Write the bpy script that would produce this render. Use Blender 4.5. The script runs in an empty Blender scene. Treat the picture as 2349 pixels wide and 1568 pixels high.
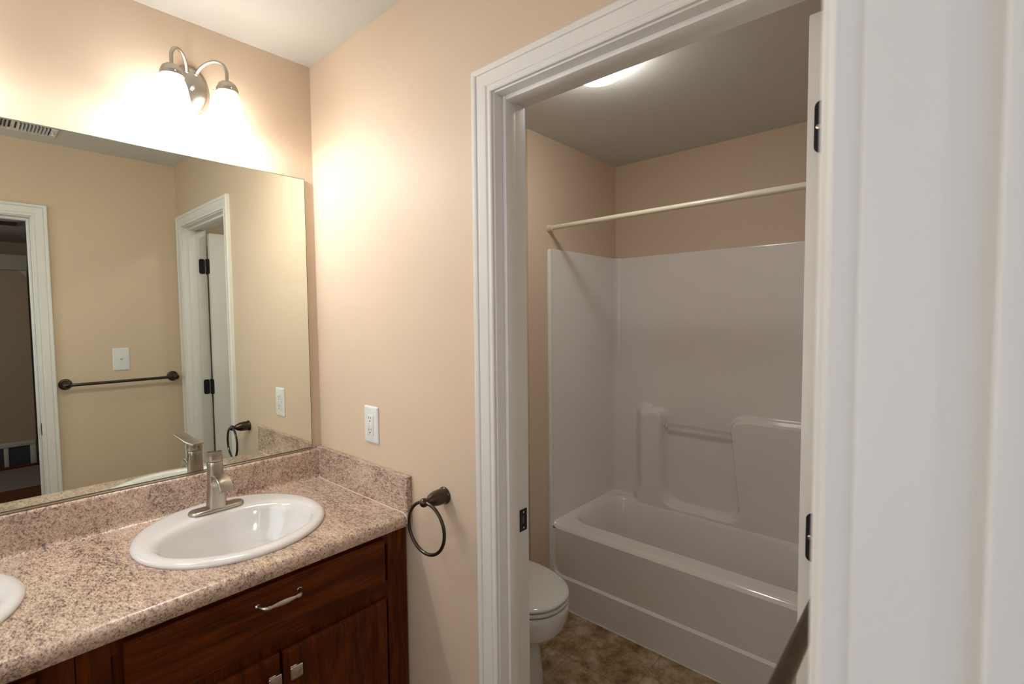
import bpy, bmesh, math, random
from mathutils import Vector, Matrix
C = bpy.context.scene.collection
scn = bpy.context.scene
PI = math.pi

# ---------------------------------------------------------------- camera
cam_d = bpy.data.cameras.new('camera'); cam = bpy.data.objects.new('camera', cam_d); C.objects.link(cam)
yaw, pit, rol = 0.73879612, -0.05037926, -0.01062556
F = Vector((math.cos(pit)*math.cos(yaw), math.cos(pit)*math.sin(yaw), math.sin(pit)))
r0 = Vector((math.sin(yaw), -math.cos(yaw), 0)); u0 = r0.cross(F)
Rt = math.cos(rol)*r0 + math.sin(rol)*u0; Up = -math.sin(rol)*r0 + math.cos(rol)*u0
m = Matrix(((Rt.x, Up.x, -F.x), (Rt.y, Up.y, -F.y), (Rt.z, Up.z, -F.z))).to_4x4()
m.translation = Vector((-0.8885, -1.7378, 1.5160)); cam.matrix_world = m
cam_d.sensor_width = 36; cam_d.sensor_fit = 'HORIZONTAL'; cam_d.lens = 1126.8/2349*36
cam_d.shift_x = 0.00986; cam_d.clip_start = 0.02
cam_d.dof.use_dof = True; cam_d.dof.focus_distance = 1.7; cam_d.dof.aperture_fstop = 5.6
scn.camera = cam

# ---------------------------------------------------------------- world, lights, exposure
w = bpy.data.worlds.new('world'); scn.world = w; w.use_nodes = True
w.node_tree.nodes['Background'].inputs[0].default_value = (0.5, 0.55, 0.62, 1)
w.node_tree.nodes['Background'].inputs[1].default_value = 0.02
scn.view_settings.view_transform = 'Standard'; scn.view_settings.look = 'None'
scn.view_settings.gamma = 1; scn.view_settings.use_curve_mapping = False
scn.view_settings.exposure = 0.12
VANITY_BULB = 2.5; SHADE_EMIT = 10.5; TUB_EMIT = 38.0; COOL_FILL = 11.0; WINDOW_FILL = 2.1

def area(name, loc, target, size, energy, col):
    d = bpy.data.lights.new(name, 'AREA'); d.shape = 'RECTANGLE'; d.size, d.size_y = size; d.energy = energy; d.color = col
    o = bpy.data.objects.new(name, d); C.objects.link(o); o.location = loc
    o.rotation_euler = (Vector(target)-Vector(loc)).to_track_quat('-Z', 'Y').to_euler(); return o
area('bedroom_cool_fill', (-2.6, -2.9, 1.5), (-0.6, -1.6, 1.4), (1.2, 1.3), COOL_FILL, (0.66, 0.78, 1.0))  # added cool fill aimed at the doorway jamb; no window modelled here

bl = bpy.data.lights.new('bedroom_warm_fill', 'POINT'); bl.energy = 30; bl.color = (1,.88,.78); bl.shadow_soft_size = .12  # added point light to lift the dark bedroom; no fixture modelled
blo = bpy.data.objects.new('bedroom_warm_fill', bl); C.objects.link(blo); blo.location = (-2.2, -4.0, 2.2)

# ---------------------------------------------------------------- materials
def mat(name, col=(.8,.8,.8), rough=.5, metal=0, coat=0, spec=.5, bump=None, var=None):
    mt = bpy.data.materials.new(name); mt.use_nodes = True; nt = mt.node_tree; b = nt.nodes['Principled BSDF']
    b.inputs['Base Color'].default_value = (*col, 1); b.inputs['Roughness'].default_value = rough
    b.inputs['Metallic'].default_value = metal; b.inputs['Coat Weight'].default_value = coat
    b.inputs['Specular IOR Level'].default_value = spec
    b.inputs['Coat Roughness'].default_value = .06
    tc = nt.nodes.new('ShaderNodeTexCoord')
    if bump:
        sc, st, di = bump
        n = nt.nodes.new('ShaderNodeTexNoise'); n.inputs['Scale'].default_value = sc; n.inputs['Detail'].default_value = 3
        nt.links.new(tc.outputs['Object'], n.inputs['Vector'])
        bp = nt.nodes.new('ShaderNodeBump'); bp.inputs['Strength'].default_value = st; bp.inputs['Distance'].default_value = di
        nt.links.new(n.outputs['Fac'], bp.inputs['Height']); nt.links.new(bp.outputs['Normal'], b.inputs['Normal'])
    if var:
        sc, amt = var
        n = nt.nodes.new('ShaderNodeTexNoise'); n.inputs['Scale'].default_value = sc; n.inputs['Detail'].default_value = 4
        nt.links.new(tc.outputs['Object'], n.inputs['Vector'])
        r = nt.nodes.new('ShaderNodeValToRGB'); r.color_ramp.elements[0].position = .3; r.color_ramp.elements[1].position = .7
        r.color_ramp.elements[0].color = (*[c*(1-amt) for c in col], 1); r.color_ramp.elements[1].color = (*[min(1, c*(1+amt)) for c in col], 1)
        nt.links.new(n.outputs['Fac'], r.inputs['Fac']); nt.links.new(r.outputs['Color'], b.inputs['Base Color'])
    return mt
M = {}
M['wall'] = mat('beige_wall_paint', (.70,.555,.412), .55, bump=(260,.06,.002), var=(2.2,.012))
M['ceiling'] = mat('flat_white_ceiling_paint', (.68,.67,.63), .9, bump=(180,.05,.002), var=(3,.01))
M['trim'] = mat('cream_gloss_trim_paint', (.82,.80,.755), .48, coat=0, bump=(40,.03,.001), var=(5,.01))
M['doorpaint'] = mat('cream_door_paint', (.80,.775,.72), .5, bump=(90,.12,.001), var=(5,.01))
M['porcelain'] = mat('white_porcelain', (.82,.81,.80), .08, coat=.6, var=(2,.004))
M['toiletwhite'] = mat('toilet_porcelain', (.74,.75,.71), .1, coat=.5, var=(2,.004))
M['fiberglass'] = mat('glossy_white_fiberglass', (.86,.82,.795), .11, coat=.5, bump=(3.5,.06,.01), var=(2,.008))
M['nickel'] = mat('brushed_nickel', (.50,.465,.41), .28, 1, bump=(300,.04,.001), var=(30,.05))
M['satin'] = mat('satin_nickel_hardware', (.55,.49,.41), .27, 1, var=(40,.06))
M['chrome'] = mat('polished_chrome', (.8,.8,.8), .08, 1, var=(10,.01))
M['bronze'] = mat('oil_rubbed_bronze', (.055,.036,.026), .30, .75, coat=.3, var=(60,.15))
M['black'] = mat('black_bronze_hardware', (.016,.013,.016), .5, 0, spec=.25, var=(60,.2))
M['plastic'] = mat('white_plastic', (.80,.81,.80), .3, var=(10,.004))
M['slot'] = mat('dark_slot', (.06,.055,.05), .6, var=(10,.05))
M['rod'] = mat('ivory_enamel', (.72,.66,.50), .3, coat=.3, var=(4,.01))
M['register'] = mat('white_enamel_steel', (.80,.79,.76), .35, var=(8,.01))
M['caulk'] = mat('pale_caulk', (.72,.68,.58), .5, var=(20,.05))
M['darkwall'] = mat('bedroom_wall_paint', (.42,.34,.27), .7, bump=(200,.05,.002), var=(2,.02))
M['tv'] = mat('dark_blue_grey_panel', (.05,.055,.07), .3, var=(4,.05))
M['greyboard'] = mat('grey_painted_board', (.55,.54,.53), .5, var=(4,.02))

def mirror_mat():
    mt = bpy.data.materials.new('silvered_glass'); mt.use_nodes = True; nt = mt.node_tree; b = nt.nodes['Principled BSDF']
    b.inputs['Metallic'].default_value = 1; b.inputs['Roughness'].default_value = 0.0
    n = nt.nodes.new('ShaderNodeTexNoise'); n.inputs['Scale'].default_value = 3
    r = nt.nodes.new('ShaderNodeValToRGB'); r.color_ramp.elements[0].color = (.80,.845,.765,1); r.color_ramp.elements[1].color = (.82,.86,.785,1)
    nt.links.new(n.outputs['Fac'], r.inputs['Fac']); nt.links.new(r.outputs['Color'], b.inputs['Base Color']); return mt
M['mirror'] = mirror_mat()
M['mirroredge'] = mat('green_glass_edge', (.10,.13,.09), .2, var=(10,.05))

def emit(name, col, s):
    mt = bpy.data.materials.new(name); mt.use_nodes = True; nt = mt.node_tree; b = nt.nodes['Principled BSDF']
    b.inputs['Base Color'].default_value = (.8,.82,.85,1); b.inputs['Roughness'].default_value = .3
    b.inputs['Emission Color'].default_value = (*col,1); b.inputs['Emission Strength'].default_value = s
    return mt
M['shade'] = emit('lit_frosted_glass', (1,.98,.95), SHADE_EMIT)
M['bulb'] = emit('lit_bulb', (1,.98,.95), 20)
M['fill_glow'] = emit('glowing_fill_pane', (.80,.89,1), WINDOW_FILL)  # glow for the added window in the left end wall
M['dome'] = emit('lit_white_dome', (1,.97,.92), TUB_EMIT)

def granite():
    mt = bpy.data.materials.new('granite_print_laminate'); mt.use_nodes = True; nt = mt.node_tree; L = nt.links; b = nt.nodes['Principled BSDF']
    b.inputs['Roughness'].default_value = .30; b.inputs['Coat Weight'].default_value = .15; b.inputs['Coat Roughness'].default_value = .25
    tc = nt.nodes.new('ShaderNodeTexCoord'); mp = nt.nodes.new('ShaderNodeMapping')
    mp.inputs['Rotation'].default_value = (.5,.4,.65); mp.inputs['Scale'].default_value = (1,.42,1)
    L.new(tc.outputs['Object'], mp.inputs['Vector'])
    def noise(sc, det, ro=.6, dist=0):
        n = nt.nodes.new('ShaderNodeTexNoise'); n.inputs['Scale'].default_value = sc; n.inputs['Detail'].default_value = det
        n.inputs['Roughness'].default_value = ro; n.inputs['Distortion'].default_value = dist; L.new(mp.outputs['Vector'], n.inputs['Vector']); return n
    big = noise(13, 4, .6, .6); fine = noise(240, 6, .75, .4); mid = noise(95, 5, .7, .5)
    def math_(op, a, bb):
        x = nt.nodes.new('ShaderNodeMath'); x.operation = op
        for i, v in enumerate((a, bb)):
            if isinstance(v, (int, float)): x.inputs[i].default_value = v
            else: L.new(v, x.inputs[i])
        return x.outputs[0]
    s1 = math_('MULTIPLY', fine.outputs['Fac'], .57); s2 = math_('MULTIPLY', mid.outputs['Fac'], .30); s3 = math_('MULTIPLY', big.outputs["Fac"], .16)
    s = math_('ADD', math_('ADD', s1, s2), s3)
    r = nt.nodes.new('ShaderNodeValToRGB'); e = r.color_ramp.elements
    e[0].position = .405; e[0].color = (.075,.060,.064,1); e[1].position = .62; e[1].color = (.74,.65,.55,1)
    for p, c in ((.445,(.20,.140,.125,1)), (.485,(.43,.295,.22,1)), (.535,(.62,.47,.36,1)), (.58,(.71,.58,.465,1))):
        x = e.new(p); x.color = c
    L.new(s, r.inputs['Fac'])
    n2 = noise(430, 3, .6); r2 = nt.nodes.new('ShaderNodeValToRGB'); r2.color_ramp.elements[0].position = .33; r2.color_ramp.elements[0].color = (.35,.33,.34,1)
    r2.color_ramp.elements[1].position = .47; r2.color_ramp.elements[1].color = (1,1,1,1)
    L.new(n2.outputs['Fac'], r2.inputs['Fac'])
    mx = nt.nodes.new('ShaderNodeMix'); mx.data_type = 'RGBA'; mx.blend_type = 'MULTIPLY'; mx.inputs[0].default_value = .7
    L.new(r.outputs['Color'], mx.inputs[6]); L.new(r2.outputs['Color'], mx.inputs[7]); L.new(mx.outputs[2], b.inputs['Base Color'])
    bp = nt.nodes.new('ShaderNodeBump'); bp.inputs['Strength'].default_value = .12; bp.inputs['Distance'].default_value = .001
    L.new(mid.outputs['Fac'], bp.inputs['Height']); L.new(bp.outputs['Normal'], b.inputs['Normal'])
    return mt
M['granite'] = granite()

def wood(name, rot):
    mt = bpy.data.materials.new(name); mt.use_nodes = True; nt = mt.node_tree; L = nt.links; b = nt.nodes['Principled BSDF']
    b.inputs['Specular IOR Level'].default_value = .14; b.inputs['Roughness'].default_value = .34; b.inputs['Coat Weight'].default_value = .03; b.inputs['Coat Roughness'].default_value = .22
    tc = nt.nodes.new('ShaderNodeTexCoord'); mp = nt.nodes.new('ShaderNodeMapping'); mp.inputs['Scale'].default_value = rot
    L.new(tc.outputs['Object'], mp.inputs['Vector'])
    n = nt.nodes.new('ShaderNodeTexNoise'); n.inputs['Scale'].default_value = 9; n.inputs['Detail'].default_value = 8; n.inputs['Roughness'].default_value = .65; n.inputs['Distortion'].default_value = .8
    L.new(mp.outputs['Vector'], n.inputs['Vector'])
    r = nt.nodes.new('ShaderNodeValToRGB'); e = r.color_ramp.elements
    e[0].position = .33; e[0].color = (.038,.0060,.0008,1); e[1].position = .72; e[1].color = (.150,.036,.0036,1)
    x = e.new(.5); x.color = (.082,.0165,.0016,1)
    L.new(n.outputs['Fac'], r.inputs['Fac']); L.new(r.outputs['Color'], b.inputs['Base Color'])
    bp = nt.nodes.new('ShaderNodeBump'); bp.inputs['Strength'].default_value = .08; bp.inputs['Distance'].default_value = .001
    L.new(n.outputs['Fac'], bp.inputs['Height']); L.new(bp.outputs['Normal'], b.inputs['Normal'])
    return mt
M['woodH'] = wood('cherry_stained_wood_horizontal', (.5, 2, 5)); M['woodV'] = wood('cherry_stained_wood_vertical', (5, 2, .5))

def tile():
    mt = bpy.data.materials.new('travertine_look_tile'); mt.use_nodes = True; nt = mt.node_tree; L = nt.links; b = nt.nodes['Principled BSDF']
    b.inputs['Roughness'].default_value = .38
    tc = nt.nodes.new('ShaderNodeTexCoord')
    n = nt.nodes.new('ShaderNodeTexNoise'); n.inputs['Scale'].default_value = 8; n.inputs['Detail'].default_value = 12; n.inputs['Roughness'].default_value = .76; n.inputs['Distortion'].default_value = .25
    L.new(tc.outputs['Object'], n.inputs['Vector'])
    r = nt.nodes.new('ShaderNodeValToRGB'); e = r.color_ramp.elements
    e[0].position = .385; e[0].color = (.17,.095,.038,1); e[1].position = .63; e[1].color = (.62,.51,.38,1)
    for p, c in ((.46,(.34,.215,.10,1)), (.53,(.46,.33,.21,1))):
        x = e.new(p); x.color = c
    L.new(n.outputs['Fac'], r.inputs['Fac'])
    mp = nt.nodes.new('ShaderNodeMapping'); mp.inputs['Location'].default_value = (-.256, -.09, 0); L.new(tc.outputs['Object'], mp.inputs['Vector'])
    bk = nt.nodes.new('ShaderNodeTexBrick'); bk.offset = 0; bk.inputs['Scale'].default_value = 1; bk.inputs['Brick Width'].default_value = .305
    bk.inputs['Row Height'].default_value = .305; bk.inputs['Mortar Size'].default_value = .0018; bk.inputs['Mortar Smooth'].default_value = .3
    bk.inputs['Color1'].default_value = (1,1,1,1); bk.inputs['Color2'].default_value = (.86,.84,.80,1); bk.inputs['Mortar'].default_value = (.55,.50,.43,1)
    L.new(mp.outputs['Vector'], bk.inputs['Vector'])
    mx = nt.nodes.new('ShaderNodeMix'); mx.data_type = 'RGBA'; mx.blend_type = 'MULTIPLY'; mx.inputs[0].default_value = 1
    L.new(r.outputs['Color'], mx.inputs[6]); L.new(bk.outputs['Color'], mx.inputs[7]); L.new(mx.outputs[2], b.inputs['Base Color'])
    bp = nt.nodes.new('ShaderNodeBump'); bp.inputs['Strength'].default_value = .25; bp.inputs['Distance'].default_value = .002
    L.new(n.outputs['Fac'], bp.inputs['Height']); L.new(bp.outputs['Normal'], b.inputs['Normal'])
    return mt
M['tile'] = tile()
M['carpet'] = mat('brown_grey_carpet', (.24,.21,.19), .95, bump=(500,.8,.01), var=(220,.45))

# ---------------------------------------------------------------- mesh helpers
class MB:
    def __init__(s): s.bm = bmesh.new()
    def grid(s, rows, cu=False, cv=False):
        """rows: list of lists of points"""
        V = [[s.bm.verts.new(p) for p in r] for r in rows]
        n, k = len(V), len(V[0])
        for i in range(n if cu else n-1):
            for j in range(k if cv else k-1):
                a, b, c, d = V[i][j], V[i][(j+1) % k], V[(i+1) % n][(j+1) % k], V[(i+1) % n][j]
                try: s.bm.faces.new((a, b, c, d))
                except ValueError: pass
        return V
    def cap(s, ring):
        try: s.bm.faces.new(ring)
        except ValueError: pass
    def box(s, x0, x1, y0, y1, z0, z1, bev=0, seg=2):
        b2 = bmesh.new(); bmesh.ops.create_cube(b2, size=1)
        for v in b2.verts: v.co = Vector(((x0+x1)/2+v.co.x*(x1-x0), (y0+y1)/2+v.co.y*(y1-y0), (z0+z1)/2+v.co.z*(z1-z0)))
        if bev: bmesh.ops.bevel(b2, geom=b2.edges[:], offset=bev, segments=seg, profile=.5, affect='EDGES')
        s.merge(b2); return s
    def merge(s, b2, mtx=None):
        me = bpy.data.meshes.new('tmp'); b2.to_mesh(me); b2.free()
        if mtx: me.transform(mtx)
        s.bm.from_mesh(me); bpy.data.meshes.remove(me)
    def sweep(s, pts, rad, n=16, caps=True, up=Vector((0,0,1)), flat=None):
        """tube along pts; rad number or list; flat=(a,b) ellipse scale"""
        pts = [Vector(p) for p in pts]; rows = []
        N = None
        for i, p in enumerate(pts):
            t = (pts[min(i+1, len(pts)-1)]-pts[max(i-1, 0)]).normalized()
            if N is None:
                N = up.cross(t)
                if N.length < 1e-4: N = Vector((1,0,0)).cross(t)
                N.normalize()
            N = (N-t*N.dot(t)).normalized(); B = t.cross(N)
            r = rad[i] if isinstance(rad, (list, tuple)) else rad
            fa, fb = flat if flat else (1, 1)
            rows.append([p+(N*math.cos(a)*fa+B*math.sin(a)*fb)*r for a in [2*PI*k/n for k in range(n)]])
        V = s.grid(rows, cv=True)
        if caps: s.cap(V[0][::-1]); s.cap(V[-1])
        return s
    def lathe(s, prof, n=32, mtx=Matrix(), sx=1, sy=1, caps=True):
        """prof: list of (r, h) about local Z"""
        rows = [[mtx @ Vector((r*sx*math.cos(2*PI*k/n), r*sy*math.sin(2*PI*k/n), h)) for k in range(n)] for r, h in prof]
        V = s.grid(rows, cv=True)
        if caps: s.cap(V[0][::-1]); s.cap(V[-1])
        return s
    def extrude(s, poly, fn, t0, t1):
        """poly of 2-D points; fn(u,v,t)->xyz"""
        a = [s.bm.verts.new(fn(u, v, t0)) for u, v in poly]; b = [s.bm.verts.new(fn(u, v, t1)) for u, v in poly]
        n = len(poly)
        for i in range(n): s.bm.faces.new((a[i], a[(i+1) % n], b[(i+1) % n], b[i]))
        s.cap(a[::-1]); s.cap(b); return s

def obj(name, mb, material, parent=None, smooth=35, loc=None, **props):
    bm = mb.bm if isinstance(mb, MB) else mb
    bmesh.ops.recalc_face_normals(bm, faces=bm.faces[:])
    me = bpy.data.meshes.new(name); bm.to_mesh(me); bm.free()
    o = bpy.data.objects.new(name, me); C.objects.link(o)
    me.materials.append(M[material] if isinstance(material, str) else material)
    if smooth:
        for p in me.polygons: p.use_smooth = True
        me.set_sharp_from_angle(angle=math.radians(smooth))
    if parent is not None:
        o.parent = parent; o.matrix_parent_inverse = Matrix.Translation(-Vector(parent.location)) if not parent.parent else Matrix()
    for k, v in props.items(): o[k] = v
    return o
def thing(name, loc, label, cat, group=None):
    o = bpy.data.objects.new(name, None); C.objects.link(o); o.location = loc; o.empty_display_size = .05
    o['label'] = label; o['category'] = cat
    if group: o['group'] = group
    return o
def struct(name, mb, material, **kw):
    return obj(name, mb, material, kind='structure', **kw)
def frame(name, loc, label):
    o = bpy.data.objects.new(name, None); C.objects.link(o); o.location = loc; o['kind'] = 'structure'; o['label'] = label; return o
def box(*a, **k): return MB().box(*a, **k)
def sstep(x): x = max(0., min(1., x)); return x*x*(3-2*x)
def copy_tree(o, off, parent=None):
    c = o.copy(); C.objects.link(c)
    if parent is None: c.location = Vector(o.location)+Vector(off)
    else: c.parent = parent
    for ch in [x for x in bpy.data.objects if x.parent == o]: copy_tree(ch, off, c)
    return c

# ---------------------------------------------------------------- room shell
H = 2.425; DW = .113           # ceiling height, thickness of the door wall
OY = -1.7100                    # opposite wall
XL = -1.56                     # left end wall
XB = 1.846                     # wall behind the tub
struct('floor', box(XL-.1, XB+.12, OY-.06, .12, -.08, 0), 'tile', smooth=0)
struct('ceiling', box(XL-.1, XB+.12, OY-.12, .12, H, H+.08), 'ceiling', smooth=0)
struct('wall_mirror_side', box(XL-.1, XB+.12, 0, .12, 0, H), 'wall', smooth=0)
WY0, WY1, WZ0, WZ1 = -1.30, -.45, 1.15, 2.10
b = MB(); b.box(XL-.1, XL, OY-.12, 0, 0, WZ0); b.box(XL-.1, XL, OY-.12, 0, WZ1, H); b.box(XL-.1, XL, OY-.12, WY0, WZ0, WZ1); b.box(XL-.1, XL, WY1, 0, WZ0, WZ1)
struct('wall_left', b, 'wall', smooth=0)
wn = frame('fill_window_1', (XL, (WY0+WY1)/2, WZ0), 'added glowing fill window in the end wall, out of the picture to the left')
b = MB()
for a in ((WY0-.06, WY1+.06, WZ0-.06, WZ0), (WY0-.06, WY1+.06, WZ1, WZ1+.06), (WY0-.06, WY0, WZ0, WZ1), (WY1, WY1+.06, WZ0, WZ1)): b.box(XL+.0005, XL+.016, *a, bev=.003)
b.box(XL-.06, XL-.03, WY0, WY1, (WZ0+WZ1)/2-.015, (WZ0+WZ1)/2+.015)
obj('fill_window_frame', b, 'trim', wn)
obj('fill_window_pane', box(XL-.075, XL-.065, WY0, WY1, WZ0, WZ1), 'fill_glow', wn, smooth=0)  # emissive pane of an added window, soft fill from the left
struct('wall_tub_back', box(XB, XB+.12, OY, 0, 0, H), 'wall', smooth=0)
struct('wall_alcove_left', box(.992, XB, -.205, 0, 0, H), 'wall', smooth=0)
# door wall with an opening
JL, JR, JT = -.913, -1.600, 2.055
b = MB(); b.box(0, DW, JL+.02, 0, 0, H); b.box(0, DW, OY, JR-.02, 0, H); b.box(0, DW, JR-.02, JL+.02, JT+.02, H)
struct('wall_door_side', b, 'wall', smooth=0)
# opposite wall with the bedroom doorway
DR, DL, DT = -.635, -1.40, 2.042
b = MB(); b.box(DR+.02, XB+.12, OY-.12, OY, 0, H); b.box(XL-.1, DL-.02, OY-.12, OY, 0, H); b.box(DL-.02, DR+.02, OY-.12, OY, DT+.02, H)
struct('wall_opposite', b, 'wall', smooth=0)
# bedroom shell
struct('floor_bedroom', box(-3.2, 1.6, -6.2, OY-.06, -.08, .004), 'carpet', smooth=0)
struct('ceiling_bedroom', box(-3.2, 1.6, -6.2, OY-.12, H, H+.08), 'ceiling', smooth=0)
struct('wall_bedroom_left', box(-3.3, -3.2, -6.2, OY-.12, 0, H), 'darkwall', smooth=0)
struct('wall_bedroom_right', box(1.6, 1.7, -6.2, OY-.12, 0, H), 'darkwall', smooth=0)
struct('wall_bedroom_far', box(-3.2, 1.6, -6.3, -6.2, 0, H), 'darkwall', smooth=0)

# ---------------------------------------------------------------- casings and jambs
CP = [(0,0),(0,.0085),(.003,.0105),(.009,.0108),(.0115,.0085),(.0135,.0088),(.016,.0115),(.020,.0128),(.030,.0132),(.038,.0150),
      (.0415,.0150),(.0425,.0130),(.0440,.0130),(.0455,.0165),(.050,.0185),(.056,.0188),(.0585,.0175),(.060,.014),(.060,0)]
def casing(parent, a0, a1, top, P, z0=0.0, hs=1.0):
    """a0<a1 opening edges along the wall, P(a, z, h)->xyz; mitred three-sided moulding"""
    b = MB(); rows = []
    for u, h in CP:
        h *= hs
        rows.append([P(a0-u, z0, h), P(a0-u, top+u, h), P(a1+u, top+u, h), P(a1+u, z0, h)])
    V = b.grid(rows, cu=True)
    b.cap([r[0] for r in V]); b.cap([r[-1] for r in V][::-1])
    return obj('casing', b, 'trim', parent, smooth=22)
# tub-room door frame
tr = frame('trim_1', (.056, (JL+JR)/2, 0), 'cream painted door frame around the opening to the tub room')
casing(tr, JR-.004, JL+.004, JT+.004, lambda a, z, h: (-h, a, z))
casing(tr, JR-.004, JL+.004, JT+.004, lambda a, z, h: (DW+h, a, z))
j = MB(); j.box(-.001, DW+.001, JL, JL+.0195, 0, JT+.0195, bev=.0012); j.box(-.001, DW+.001, JR-.0195, JR, 0, JT+.0195, bev=.0012); j.box(-.001, DW+.001, JR, JL, JT, JT+.0195, bev=.0012)
obj('jamb', j, 'trim', tr)
j = MB(); j.box(.026, .064, JL-.0115, JL, 0, JT, bev=.002); j.box(.026, .064, JR, JR+.0115, 0, JT, bev=.002); j.box(.026, .064, JR+.0115, JL-.0115, JT-.0115, JT, bev=.002)
obj('door_stop', j, 'trim', tr)
# strike plate with its latch hole
def strike(parent, P):
    b = MB()
    def bx(a0, a1, z0, z1, t0, t1):
        ps = [P(a, z, t) for a in (a0, a1) for z in (z0, z1) for t in (t0, t1)]
        xs, ys, zs = zip(*ps); b.box(min(xs), max(xs), min(ys), max(ys), min(zs), max(zs))
    bx(-.014,.014,.012,.029,0,.0018); bx(-.014,.014,-.029,-.012,0,.0018); bx(-.014,-.007,-.012,.012,0,.0018); bx(.007,.014,-.012,.012,0,.0018)
    o = obj('strike_plate', b, 'black', parent, smooth=0, label='black strike plate')
    b = MB(); ps = [P(a, z, t) for a in (-.007,.007) for z in (-.012,.012) for t in (.0001,.0004)]
    xs, ys, zs = zip(*ps); b.box(min(xs), max(xs), min(ys), max(ys), min(zs), max(zs)); obj('latch_hole', b, 'slot', o, smooth=0)
    for z in (-.021,.021):
        b = MB(); b.lathe([(.003,.0), (.003,.0025), (.001,.003)], 12, Matrix.Translation(Vector(P(0, z, 0))) @ P_rot(P))
        obj('screw', b, 'chrome', o)
def P_rot(P):
    d = (Vector(P(0,0,1))-Vector(P(0,0,0))).normalized(); return d.to_track_quat('Z', 'Y').to_matrix().to_4x4()
strike(tr, lambda a, z, t: (.093+a, JL-t, .978+z))

# bedroom door frame (the camera looks past its right jamb)
tb = frame('trim_2', ((DR+DL)/2, OY-.06, 0), 'white door frame of the bedroom doorway, blurred at the right edge of the photo and reflected at the left end of the mirror')
casing(tb, DL-.004, DR+.004, DT+.004, lambda a, z, h: (a, OY+h, z), hs=1.35)
casing(tb, DL-.004, DR+.004, DT+.004, lambda a, z, h: (a, OY-.12-h, z))
j = MB(); j.box(DR, DR+.0195, OY-.121, OY+.001, 0, DT+.0195, bev=.0015); j.box(DL-.0195, DL, OY-.121, OY+.001, 0, DT+.0195, bev=.0015); j.box(DL, DR, OY-.121, OY+.001, DT, DT+.0195, bev=.0015)
obj('jamb', j, 'trim', tb)
j = MB(); j.box(DR-.0115, DR, OY-.079, OY-.0400, 0, DT, bev=.002); j.box(DL, DL+.0115, OY-.079, OY-.0400, 0, DT, bev=.002); j.box(DL+.0115, DR-.0115, OY-.079, OY-.0400, DT-.0115, DT, bev=.002)
obj('door_stop', j, 'trim', tb)
strike(tb, lambda a, z, t: (DR-t, OY-.020+a, .965+z))

# ---------------------------------------------------------------- tub-room door leaf, open at right angles
dr = frame('door_1', (.122, -1.567, 0), 'cream door standing open into the tub room')
L0, L1 = -1.581, -1.545; DX0, DX1 = .122, .772
b = MB(); b.box(DX0, DX1, L0, L1, .012, 2.032, bev=.0015)
for (z0, z1) in ((.25,.95),(1.08,1.90)):      # raised panels on both faces
    for ys, sg in ((L1, 1), (L0, -1)):
        for x0, x1 in ((DX0+.10, DX0+.30), (DX0+.36, DX0+.56)):
            b.box(x0, x1, min(ys, ys+sg*.003), max(ys, ys+sg*.003), z0, z1, bev=.001)
obj('door_leaf', b, 'doorpaint', dr)
def rrect(hw, hh, r, n=6, only=None):
    P = []
    for i, (sx, sy) in enumerate(((1,1),(-1,1),(-1,-1),(1,-1))):
        rr = r if (only is None or i in only) else 1e-4
        for k in range(n+1):
            a = i*PI/2+k/n*PI/2; P.append((sx*(hw-rr)+rr*math.cos(a), sy*(hh-rr)+rr*math.sin(a)))
    return P
for zc in (1.838, 1.115, .30):
    # leaf on the door edge, leaf on the jamb, knuckle
    hb = MB(); poly = [(-.008+u*1.0, v) for u, v in rrect(.013, .0445, .011, only=(0,3))]
    hb.extrude(poly, lambda u, v, t: (DX0-t, (L0+.020)+u, zc+v), 0, .0022)
    hl = obj('hinge', hb, 'black', dr, smooth=30, label='black hinge')
    hj = MB(); hj.extrude(rrect(.016, .0445, .011), lambda u, v, t: (.094+u, JR+t, zc+v), 0, .0022); obj('hinge_leaf', hj, 'black', hl, smooth=30)
    kn = MB(); kn.sweep([(.1175, JR+.003, zc-.045), (.1175, JR+.003, zc+.045)], .0055, 12); obj('hinge_knuckle', kn, 'black', hl)
    for dz in (-.028, 0, .028):
        sb = MB(); mt_ = Matrix.Translation((DX0-.0022, L0+(.009 if dz else .0185), zc+dz)) @ Matrix.Rotation(-PI/2, 4, 'Y')
        sb.lathe([(.0042,0), (.0042,.0006), (.003,.0012)], 16, mt_); obj('screw', sb, 'satin', hl)

# ---------------------------------------------------------------- countertop with rolled front and coved backsplash
ZC = .930
cp = [(0, ZC-.035), (0, ZC+.108)]
for k in range(7): a = k/6*PI/2; cp.append((-.019+.010-.010*math.sin(a)+.0, ZC+.098+.010*math.cos(a)))
for k in range(7): a = k/6*PI/2; cp.append((-.019-.016+.016*math.cos(a), ZC+.016-.016*math.sin(a)))
cp += [(-.48, ZC), (-.515, ZC+.0015)]
for k in range(1, 11): a = k/10*PI*.62; cp.append((-.535-.021*math.sin(a), ZC-.0195+.021*math.cos(a)))
cp += [(-.552, ZC-.035), (-.525, ZC-.035)]
XC1 = XL+.002
ct = thing('countertop', (-.77, -.28, ZC-.035), 'pink-brown granite look vanity countertop with coved backsplash', 'countertop')
b = MB(); b.extrude([(y-.0005, z) for y, z in cp], lambda u, v, t: (t, u, v), XC1, -.0205)
top = obj('counter_slab', b, 'granite', ct, smooth=30)
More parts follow.
